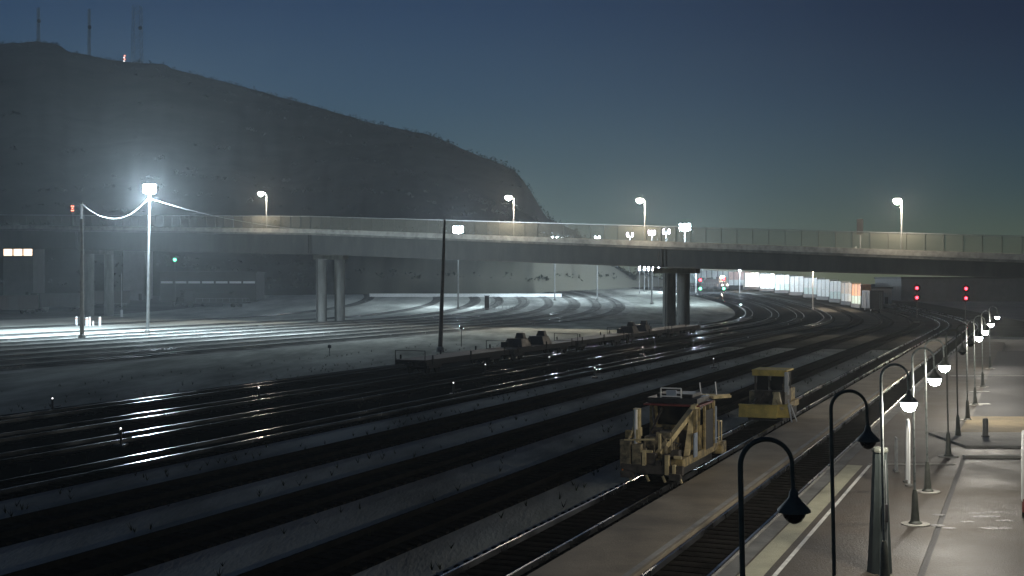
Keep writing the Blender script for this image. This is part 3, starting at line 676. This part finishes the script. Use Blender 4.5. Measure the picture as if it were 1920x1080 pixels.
for a in (-.45, .45):
    for c in (-1.2, -.6):
        m = MB(); m.box(a, c, .3, .26, .3, .6); m.tube([(a, c, .85), (a, c, 1.5)], .06, 8); m.build('workhead', 'yellow2', t)
B('rear_platform', 'yellow2', [(0, 3.6, .5, 2.2, .5, .1), (1.0, 3.5, .3, .5, .7, .5), (1.15, 3.0, .35, .3, .4, .4)])
m = MB()
for yy in (3.3, 3.8): m.tube([(1.05, yy, .6), (1.05, yy, 1.65)], .03, 8); m.tube([(-1.05, yy, .6), (-1.05, yy, 1.65)], .03, 8)
for sx in (-1.05, 1.05): m.tube([(sx, 3.3, 1.65), (sx, 3.8, 1.65)], .03, 8)
m.tube([(-1.05, 3.8, 1.65), (1.05, 3.8, 1.65)], .03, 8); m.build('handrail', 'yellow', t)
m = MB(); m.lathe([(.06, 0), (.07, .1), (.03, .14)], -1.15, -3.3, .32); m.build('marker_lamp', 'orange', t)
m = MB()
for k in range(14):
    a = random.uniform(-1, 1); y0 = random.uniform(-3, -1); z0 = random.uniform(.7, 1.5)
    m.tube([(a, y0, z0), (a + random.uniform(-.3, .3), y0 + .3, z0 + random.uniform(-.3, .4)), (a + random.uniform(-.4, .4), y0 + .7, z0 - .2)], .025, 6)
m.build('hose', 'black', t)
B('side_bracket', 'yellow2', [(-1.25, -2.2, 1.5, .25, .25, .3), (-1.3, -1.0, 1.6, .3, .2, .22), (-1.22, -3.1, 1.35, .2, .2, .18)])

loc, rz = on_track(-13.65, 65.6, .26)
t = thing('ballast_regulator', 'low yellow track machine with plough blade and canopy, behind the taller one', 'track machine', loc, rz); t.scale = (.95, .95, .95)
wheelset(t, -1.0); wheelset(t, 2.4)
m = MB(); m.box(0, .8, .5, 1.9, 5., .35); m.build('chassis', 'yellow2', t, bevel=.02)
m = MB(); m.box(-.35, -2.2, .22, 2.1, .14, .72, 0, R(-12)); m.box(-.35, -2.1, .86, 2.15, .2, .08); m.build('plough_blade', 'yellow3', t, bevel=.02)
m = MB(); m.box(1.0, -1.95, .25, .75, .14, .72, R(25), R(-12)); m.build('blade_wing', 'yellow3', t, bevel=.02)
MB().box(0, .3, .05, 1.9, 4.4, .5).build('underside_shade', 'black', t)  # black block filling in the shade under the frame
m = MB(); m.beam((-.5, -.9, .7), (-.5, -2.1, .6), .16); m.beam((.5, -.9, .7), (.5, -2.1, .6), .16); m.build('push_arm', 'yellow2', t)
m = MB(); m.beam((.35, -1.2, 1.55), (.95, -2.0, .7), .22, .1); m.box(.55, -1.4, .85, .5, .5, .75, 0, 0, 0, .55); m.build('hopper', 'yellow', t, bevel=.02)
cb = MB().box(0, .3, .85, 1.7, 1.9, .75).build('cab', 'grime', t, bevel=.03)
for a in (-.4, .4): MB().box(a, -.6, 1.62, .62, .04, .95).build('cab_window', 'glass', cb)
MB().box(.82, .3, 1.62, .04, 1.5, .95).build('cab_window', 'glass', cb)
MB().box(.1, .5, 1.2, .5, .5, .9).build('operator_seat', 'black', cb)
m = MB()
for a in (-.8, .8):
    for c in (-.6, 1.2): MB().beam((a, c, 1.6), (a, c, 2.68), .1).build('roof_post', 'grime', t)
m = MB(); m.box(0, .3, 2.66, 1.95, 2.2, .1); m.box(0, -.78, 2.42, 1.9, .06, .26); m.build('canopy', 'yellow3', t, bevel=.02)
m = MB(); m.box(.95, -.75, 1.55, .2, .14, 1.1); m.box(1.05, -.8, 1.4, .12, .1, .5); m.build('side_post', 'white', t, bevel=.02)
m = MB(); m.lathe([(.1, 0), (.11, .12), (.04, .18)], .95, -.82, 2.5); m.build('work_lamp', 'white', t)
m = MB(); m.beam((1.25, -1.9, .95), (1.5, -2.2, .05), .06); m.beam((1.35, -1.8, 1.0), (1.75, -2.1, .1), .05); m.beam((1.2, -1.6, 1.2), (1.4, -2.0, .6), .06); m.build('wing_strut', 'white', t)
m = MB(); m.box(0, 2.3, .85, 1.5, 1.6, .7); m.box(.3, 2.2, 1.55, .5, .5, .2); m.build('engine_cover', 'yellow2', t, bevel=.04)
m = MB(); m.tube([(-.5, 1.9, 1.5), (-.5, 1.9, 2.3)], .06, 8); m.build('exhaust_pipe', 'grime', t)
for a in (-.7, .2): m = MB(); m.tube([(a, -.9, 1.1), (a, -2.0, .75)], .06, 8); m.tube([(a, -.9, 1.1), (a, -1.4, .94)], .09, 8); m.build('blade_cylinder', 'grime', t)
for k in range(3): m = MB(); m.tube([(-.3 + k * .25, -.65, 1.5), (-.3 + k * .25, -1.2, 1.35 - k * .1), (-.4 + k * .3, -1.9, 1.0)], .025, 6); m.build('hose', 'black', t)
m = MB(); m.box(-1.0, .2, .7, .5, .7, .8); m.box(-1.0, 1.3, .7, .4, .6, .5); m.build('side_tank', 'tan_panel', t, bevel=.03)
for z_ in (.35, .65): m = MB(); m.box(.95, .5, z_, .3, .5, .04); m.build('step', 'grime', t)

# ------------------------------------------------------------------ rolling stock
def bogie(t, y, nm='bogie', sc_=1.):
    m = MB(); m.box(-.98, y, .45, .16, 2.3, .35); m.box(.98, y, .45, .16, 2.3, .35); m.box(0, y, .5, 1.9, .5, .3); b = m.build(nm, 'black', t)
    for k in (-.85, .85):
        m = MB()
        for a in (-.7525, .7525): m.tube([(a - .07, y + k, .46), (a + .07, y + k, .46)], .45, 16)
        m.tube([(-.7, y + k, .46), (.7, y + k, .46)], .08, 8); m.build('wheelset', 'rail_dull', b)
# flatcars in the dark
def flatcar(loc, rz, label, kind):
    t = thing('flatcar', label, 'flatcar', loc, rz, 'dark flatcars standing in mid yard')
    m = MB(); m.box(0, 0, .95, 2.7, 16.6, .22); m.box(0, 0, .62, .5, 15, .34); m.build('deck', 'darkcar', t)
    for a in (-1.36, 1.36): m = MB(); m.beam((a, -8.2, .92), (a, 8.2, .92), .08, .36); m.build('side_sill', 'darkcar2', t)
    bogie(t, -6); bogie(t, 6)
    for yy in (-8.4, 8.4): m = MB(); m.box(0, yy, .7, .3, .7, .3); m.build('coupler', 'black', t)
    m = MB()
    for k in range(3):
        for a in (-1.42, 1.42): MB().box(a, -7.2 + k * 7.2, .8, .09, .14, .7).build('stake', 'darkcar2', t)
    if kind == 1:
        for yy in (-7.6, 7.6): m = MB(); m.box(0, yy, 1.17, 2.6, .2, 1.7); m.beam((-.8, yy, 2.4), (-.8, yy - math.copysign(1.4, yy), 1.2), .12); m.beam((.8, yy, 2.4), (.8, yy - math.copysign(1.4, yy), 1.2), .12); m.build('bulkhead', 'darkcar', t)
    if kind == 2:
        for yy in (-4, 1.5): m = MB(); m.box(0, yy, 1.17, 2.0, 2.4, .8, 0, 0, 0, .7); m.box(.2, yy + .3, 1.97, .9, .8, .5, 0, 0, 0, .7); m.box(-.6, yy - 1.6, 1.17, .6, .6, .5); m.build('machinery_box', 'black', t, bevel=.04)
    m = MB()
    for a in (-1.3, 1.3): m.beam((a, -8.3, 1.17), (a, -8.3, 1.9), .05); 
    m.beam((-1.3, -8.3, 1.9), (1.3, -8.3, 1.9), .05); m.build('end_railing', 'black', t)
for i in range(5):
    o = off(-48.3); s = s_of_y(o, 88) + 17 + i * 17.6; p = at(o, s)
    flatcar((p.x, p.y, .28), head(o, s), 'dark flatcar, %s in the row from the near end' % ORD[i], (0, 2, 0, 2, 0, 0)[i])

def container(loc, rz, mname, label, ln):
    t = thing('shipping_container', label, 'container', loc, rz, 'containers on the curving train')
    m = MB(); n = int(ln / .55); h = 2.78
    # corrugated long sides
    for sx in (-1, 1):
        pr = [];
        for k in range(n + 1):
            y = -ln / 2 + .12 + (ln - .24) * k / n; o_ = 1.2 if (k // 1) % 2 else 1.165; pr.append((sx * o_, y))
        for k in range(n):
            (a, b), (c, d_) = pr[k], pr[k + 1]; m.add([(a, b, .12), (c, d_, .12), (c, d_, h - .1), (a, b, h - .1)], [(0, 1, 2, 3)])
    m.box(0, 0, .02, 2.3, ln - .1, .1); m.box(0, 0, h - .11, 2.36, ln - .1, .08); m.box(0, -ln / 2 + .1, .1, 2.34, .08, h - .2); m.box(0, ln / 2 - .1, .1, 2.34, .08, h - .2)
    m.build('shell', mname, t)
    f = MB()
    for a in (-1.16, 1.16):
        for b in (-ln / 2 + .07, ln / 2 - .07): f.box(a, b, 0, .14, .14, h)
        f.beam((a, -ln / 2, h - .06), (a, ln / 2, h - .06), .1); f.beam((a, -ln / 2, .07), (a, ln / 2, .07), .12)
    f.build('corner_frame', mname, t)
    for q in (-ln / 2 + .06, -ln / 6, ln / 6):
        for a in (-1.21, 1.21): MB().box(a, q, .02, .05, .5, h - .02).build('side_post', 'black', t)
    return t
M['c_white'] = mat('container_white', (.62, .66, .64), .6, var=.14, scale=.6)
M['c_pale'] = mat('container_pale_teal', (.42, .56, .52), .6, var=.16, scale=.6)
M['c_teal'] = mat('container_teal', (.16, .36, .31), .6, var=.2, scale=.6)
M['c_orange'] = mat('container_orange', (.62, .30, .14), .6, var=.2, scale=.6)
M['c_pink'] = mat('container_dull_red', (.52, .36, .33), .6, var=.2, scale=.6)
M['c_dark'] = mat('container_slate', (.08, .09, .12), .6, var=.2, scale=.6)
M['c_tanw'] = mat('container_tan', (.6, .48, .36), .6, var=.2, scale=.6)
cn = {'c_tanw': 'tan', 'c_white': 'white', 'c_pale': 'pale teal', 'c_teal': 'teal', 'c_orange': 'orange', 'c_pink': 'dull red', 'c_dark': 'slate blue'}
def wellcar(loc, rz, ln, label):
    t = thing('well_car', label, 'well car', loc, rz, 'well cars of the curving train')
    m = MB()
    for a in (-1.36, 1.36): m.box(a, 0, .35, .14, ln, .95)
    m.box(0, 0, .3, 2.6, ln, .1); m.build('well', 'darkcar2', t)
    for yy in (-ln / 2 - .6, ln / 2 + .6): m = MB(); m.box(0, yy, .95, 2.2, 1.3, .25); m.build('end_platform', 'darkcar2', t)
    bogie(t, ln / 2 + .9)
o = off(-24.4); s = s_of_y(o, 292); cols_up = ['c_orange', 'c_tanw', 'c_white', 'c_white', 'c_white', 'c_white', 'c_white', 'c_white', 'c_white', 'c_pink', 'c_white', 'c_white', 'c_pale', 'c_white']
cols_lo = ['c_pale', 'c_white', 'c_pale', 'c_white', 'c_pale', 'c_white', 'c_pale', 'c_white', 'c_white', 'c_white', 'c_pale', 'c_teal', 'c_pale', 'c_white']
for i in range(14):
    ln = 13.7; ss = s + 7 + i * 14.8; p = at(o, ss); g = zg(p.x, p.y) + .29; rz = head(o, ss)
    wellcar((p.x, p.y, g), rz, 13.4, 'well car of the curving container train, %s from its near end' % ORD[i])
    container((p.x, p.y, g + .42), rz, cols_lo[i], '%s lower container on the %s car from the near end' % (cn[cols_lo[i]], ORD[i]), ln)
    container((p.x, p.y, g + 3.22), rz, cols_up[i], '%s upper container on the %s car from the near end' % (cn[cols_up[i]], ORD[i]), ln)

def boxcar(loc, rz, label, mname='darkcar', ln=15.5, h=3.2, group=None):
    t = thing('boxcar', label, 'boxcar', loc, rz, group); m = MB(); m.box(0, 0, 1.0, 2.95, ln, h)
    b = m.build('body', mname, t, bevel=.05); m = MB()
    for k in range(int(ln / 1.3)):
        for a in (-1.5, 1.5): m.box(a, -ln / 2 + .6 + k * 1.3, 1.02, .06, .1, h - .1)
    m.build('side_rib', mname, b); m = MB(); m.box(0, 0, 1.0 + h, 3.05, ln + .1, .12); m.build('roof', 'darkcar2', t)
    for a in (-1.53, 1.53): m = MB(); m.box(a, 0, 1.1, .06, 3., h - .3); m.build('sliding_door', 'darkcar2', t)
    for yy in (-ln / 2, ln / 2): m = MB(); m.beam((1.1, yy + math.copysign(.08, yy), 1.0), (1.1, yy + math.copysign(.08, yy), 1 + h), .06); m.beam((.7, yy + math.copysign(.08, yy), 1.0), (.7, yy + math.copysign(.08, yy), 1 + h), .06); m.build('ladder', 'galv', t)
    bogie(t, -ln / 2 + 2); bogie(t, ln / 2 - 2)
p = at(o, s - 12); boxcar((p.x, p.y, zg(p.x, p.y) + .29), head(o, s - 12), 'dark boxcar coupled at the near end of the container train', 'black', 15.5, 3.9)
for i, (u, d) in enumerate(((15, 276), (112, 292), (196, 310))):
    boxcar((px(u, d), d, zg(0, d) + .05), R(-22.8), 'dark parked boxcar under the left of the bridge, %s from the left' % ORD[i], ('darkcar', 'darkcar2', 'darkcar')[i], 15.5, 3.2, 'parked boxcars under the bridge')

def loco(loc, rz, label, body, lit):
    t = thing('locomotive', label, 'locomotive', loc, rz)
    m = MB(); m.box(0, 0, 1.0, 2.9, 19, .35); m.build('frame', 'black', t)
    m = MB(); m.box(0, 1.6, 1.35, 1.9, 13.5, 2.3); m.build('hood', body, t, bevel=.08)
    m = MB(); m.box(0, 6.5, 3.6, 2.6, 3.4, .55); m.build('radiator', body, t)
    m = MB(); m.box(0, -6.3, 1.35, 2.8, 2.6, 3.0); c = m.build('cab', body, t, bevel=.12)
    for a in (-.7, .7): m = MB(); m.box(a, -7.63, 3.1, .9, .05, .6); m.build('windscreen', 'glass', c)
    m = MB(); m.box(0, -8.3, 1.35, 2.0, 1.6, 1.4, 0, 0, 0, .88); m.build('nose', body, t, bevel=.1)
    m = MB(); m.box(0, -9.5, .35, 2.9, .25, .75); m.build('pilot', 'black', t)
    bogie(t, -6.2); bogie(t, 6.2); m = MB(); m.box(0, 0, .4, 2.4, 5, .65); m.build('fuel_tank', 'black', t, bevel=.1)
    m = MB()
    for a in (-1.4, 1.4):
        for k in range(9): m.tube([(a, -4.5 + k * 1.7, 1.3), (a, -4.5 + k * 1.7, 2.3)], .025, 5)
        m.tube([(a, -4.5, 2.3), (a, 9.1, 2.3)], .025, 5)
    m.build('handrail', 'galv', t)
    for a in (-.22, .22): m = MB(); m.lathe([(.36, 0), (.42, .1), (.36, .6), (.1, .62)], a, -7.75, 3.9); m.build('headlight', 'head' if lit else 'glass', t)
    for a in (-.9, .9): m = MB(); m.lathe([(.14, 0), (.14, .28)], a, -9.65, 1.45); m.build('ditch_light', 'head' if lit else 'glass', t)
    if lit: light(t, (0, -8.4, 4.1), 9000, (1., .75, .5), .3)
loc, rz = on_track(-36.6, 419, .33); loco(loc, rz, 'oncoming locomotive with its headlight lit beside the container train', 'darkcar', True)
d = 312.; t_ = loco((px(398, d), d, zg(0, d) + .05), R(-62), 'dark parked locomotive under the bridge left of the dark column pair', 'darkcar2', False)

# ------------------------------------------------------------------ signals
def signal(u, vlist, d, label, gr=None, w_=.7):
    x = px(u, d); g = zg(x, d); t = thing('railway_signal', label, 'railway signal', (x, d, g), 0, gr); top = hz(vlist[0][0], d) - g + .9
    m = MB(); m.tube([(0, 0.12, 0), (0, .12, top)], .1, 8); m.build('mast', 'black', t); m = MB(); m.box(0, 0, 0, .9, .9, .4); m.build('base', 'concrete_dk', t)
    for v, c in vlist:
        z = hz(v, d) - g; m = MB(); m.lathe([(.1, 0), (w_, .02), (w_, .06), (.1, .08)], 0, 0, 0, 20)
        m.v = [(a, -c_, b + z) for a, b, c_ in m.v]; hd = m.build('signal_head', 'black', t)
        m = MB(); m.lathe([(.05, 0), (.27 + (d > 300) * .16, .01), (.24 + (d > 300) * .14, .06), (.05, .1)], 0, 0, 0, 16); m.v = [(a, -c_ - .1, b + z) for a, b, c_ in m.v]; m.build('signal_lens', c, hd)
        m = MB(); m.tube([(0, -.1, z + .31), (0, -.42, z + .28)], .05, 6); m.build('hood', 'black', hd)
        light(t, (0, -.55, z), 14 * d / 100, (1, .05, .05) if c == 'red' else (.2, 1., .5), .16)
signal(1719, ((540, 'red'), (558, 'red')), 226, 'signal mast showing two red lights, the left one of the two at the right', 'red signal masts beyond the bridge')
signal(1811, ((541, 'red'), (559, 'red')), 226, 'signal mast showing two red lights, right one of the two, above the lamp row', 'red signal masts beyond the bridge')
signal(1313, ((525, 'red'), (541, 'green')), 380, 'signal mast, red over green, left of the locomotive headlight', 'red over green signal masts')
signal(1357, ((523, 'red'), (541, 'green')), 380, 'signal mast, red over green, right of the locomotive headlight', 'red over green signal masts')
signal(328, ((487, 'green'),), 330, 'tall signal glowing green under the bridge right of the tall mast')

# ------------------------------------------------------------------ buildings and small things
def building(u0, u1, d, v0, v1, label, m_, win=None, roof='darkcar2', depth=10, roofh=.4, nwin=3, wv=None, base_v=None):
    x0, x1 = px(u0, d), px(u1, d); g = zg(0, d) - .2; zb = g if base_v is None else hz(base_v, d); zt = hz(v0, d)
    t = thing('building', label, 'building', ((x0 + x1) / 2, d, zb))
    W = x1 - x0; m = MB(); m.box(0, depth / 2, 0, W, depth, zt - zb); m.build('wall', m_, t)
    m = MB(); m.box(0, depth / 2, zt - zb, W + .6, depth + .6, roofh); m.build('roof', roof, t)
    if win:
        za, zc = (hz(wv[1], d) - zb, hz(wv[0], d) - zb)
        for k in range(nwin):
            a = -W / 2 + W * (k + .5) / nwin; ww = W / nwin * .86
            m = MB(); m.box(a, -.04, za, ww + .2, .1, zc - za + .2); f = m.build('window', 'darkcar2', t)
            m = MB(); m.box(a, -.1, za + .1, ww, .03, zc - za); m.build('pane', win, f)
    m = MB(); m.box(W * .3, -.05, 0, .9, .08, 2.1); m.build('door', 'black', t); return t
building(6, 62, 362, 461, 560, 'building on the hillside with a warm lit window band, far left', 'bldg', 'win_warm', depth=9, nwin=3, wv=(465, 480))
building(231, 271, 352, 470, 560, 'small pale building under the bridge behind the tall floodlight mast', 'bldg2', None, depth=8)
building(300, 480, 345, 512, 560, 'low dark workshop behind the parked locomotive', 'darkcar2', 'win_cool', depth=12, nwin=7, wv=(528, 532))
building(1622, 1672, 330, 541, 572, 'small pale building beyond the bridge left of the red signals', 'bldg2', None, depth=8)
building(1690, 1990, 345, 522, 572, 'long dark warehouse beyond the bridge behind the red signals', 'bldg', None, depth=25)
# long white low wall
d = 372.; x0, x1 = px(693, d), px(1053, d); g = zg(0, d)
t = thing('low_wall', 'long low white concrete wall at the foot of the hill', 'wall', ((x0 + x1) / 2, d, g))
m = MB(); m.box(0, 0, 0, x1 - x0, .5, .95); m.build('wall_face', 'white', t, bevel=.03); m = MB(); m.box(0, 0, .95, x1 - x0 + .1, .62, .08); m.build('coping', 'white', t)
# cabinet on legs
d = 300; x = px(913, d); t = thing('relay_cabinet', 'tall dark relay cabinet standing on the bright gravel in front of the white wall', 'cabinet', (x, d, zg(0, d)))
m = MB(); m.box(0, 0, .5, 1.1, .9, 2.9); m.build('cabinet_body', 'black', t, bevel=.04); m = MB(); m.box(0, 0, 0, .9, .7, .5); m.build('plinth', 'concrete_dk', t); m = MB(); m.box(0, 0, 3.4, 1.35, 1.1, .12); m.build('cap', 'black', t)
m = MB()
for k in range(6): m.tube([(2.0 + k * .9, .5, 0), (2.0 + k * .9, .5, 1.1)], .04, 6)
m.tube([(2., .5, 1.1), (6.5, .5, 1.1)], .04, 6)
f = tag(m.build('pipe_railing', 'galv'), 'thin pipe railing right of the dark relay cabinet', 'railing'); f.location = (x, d, zg(0, d))
# pale posts
lb = ['pale short post left of the dark unlit pole', 'pale short post just right of the dark unlit pole', 'second pale short post right of the dark unlit pole', 'small grey post between the pale short posts', 'rightmost pale short post near the tall mast']
for (u, w_, h_), l_ in zip(((143, .42, 1.65), (162.5, .5, 1.5), (168, .42, 1.6), (174.5, .3, .9), (187, .42, 1.6)), lb):
    d = 212; x = px(u, d); t = thing('marker_post', l_, 'post', (x, d, 0), 0, 'short pale posts at the left'); m = MB(); m.lathe([(w_ / 2, 0), (w_ / 2, h_ - .1), (w_ / 3, h_)], 0, 0, 0, 10); m.build('post', 'white', t)
    m = MB(); m.lathe([(w_ / 2 + .03, h_ * .75), (w_ / 2 + .03, h_ * .82)], 0, 0, 0, 10); m.build('reflector', 'orange', t)
d = 262; x = px(228, d); t = thing('sign_post', 'thin grey post with a pale foot behind the tall floodlight mast', 'post', (x, d, zg(0, d)))
m = MB(); m.tube([(0, 0, 0), (0, 0, 9.5)], .1, 8); m.build('post', 'steel_pole', t); m = MB(); m.lathe([(.25, 0), (.25, 1.5), (.1, 1.6)]); m.build('foot', 'white', t)
for u, v, h_, l_ in ((865, 650, 2.4, 'thin dark marker rod right of the unlit mid yard pole'), (618, 668, 1.2, 'small dark marker rod alone in the grey gravel')):
    d = H * F / (v - HZ); t = thing('marker_rod', l_, 'marker', (px(u, d), d, 0)); m = MB(); m.tube([(0, 0, 0), (0, 0, h_)], .05, 6); m.build('rod', 'black', t); m = MB(); m.box(0, -.06, h_ - .35, .35, .03, .3); m.build('plate', 'darkcar2', t)
# switch stands / reflectors that glow to paint the glints in the dark part of the yard
sw = [(485, 725), (850, 716), (226, 801), (1338, 671), (1115, 688), (910, 682), (1030, 668), (1205, 650), (98, 745)]
for k, (u, v) in enumerate(sw):
    d = (H - .9) * F / (v - HZ); t = thing('switch_stand', 'low trackside switch stand with a small self-glowing white reflector in the dark yard', 'switch stand', (px(u, d), d, .02), 0, 'switch stands with glowing white reflectors')
    m = MB(); m.box(0, 0, 0, .5, .7, .12); m.tube([(0, 0, .1), (0, 0, .75)], .06, 8); m.build('stand', 'black', t); m = MB(); m.lathe([(.02, 0), (.04, .02), (.04, .06), (.02, .08)], 0, 0, .78); m.build('reflector', 'white_glow', t)  # reflector given its own glow to imitate a glint
    m = MB(); m.beam((.05, 0, .3), (.5, .1, .4), .05); m.build('lever', 'black', t)

# ------------------------------------------------------------------ haze
m = MB(); m.box(0, 635, -4, 2030, 1420, 262); hz_ = m.build('haze', 'dirt'); tag(hz_, kind='stuff')
hm_ = bpy.data.materials.new('haze_air'); hm_.use_nodes = True; n = hm_.node_tree; n.nodes.clear()
out = n.nodes.new('ShaderNodeOutputMaterial'); pv = n.nodes.new('ShaderNodeVolumePrincipled')
pv.inputs['Color'].default_value = (.88, .96, 1., 1); pv.inputs['Density'].default_value = .00036; pv.inputs['Anisotropy'].default_value = .55
n.links.new(pv.outputs[0], out.inputs['Volume']); hz_.data.materials.clear(); hz_.data.materials.append(hm_)
sc.cycles.volume_bounces = 0; sc.cycles.max_bounces = 5; sc.cycles.diffuse_bounces = 2; sc.cycles.transparent_max_bounces = 12
sc.cycles.use_denoising = True; sc.cycles.sample_clamp_indirect = 4; sc.cycles.sample_clamp_direct = 0
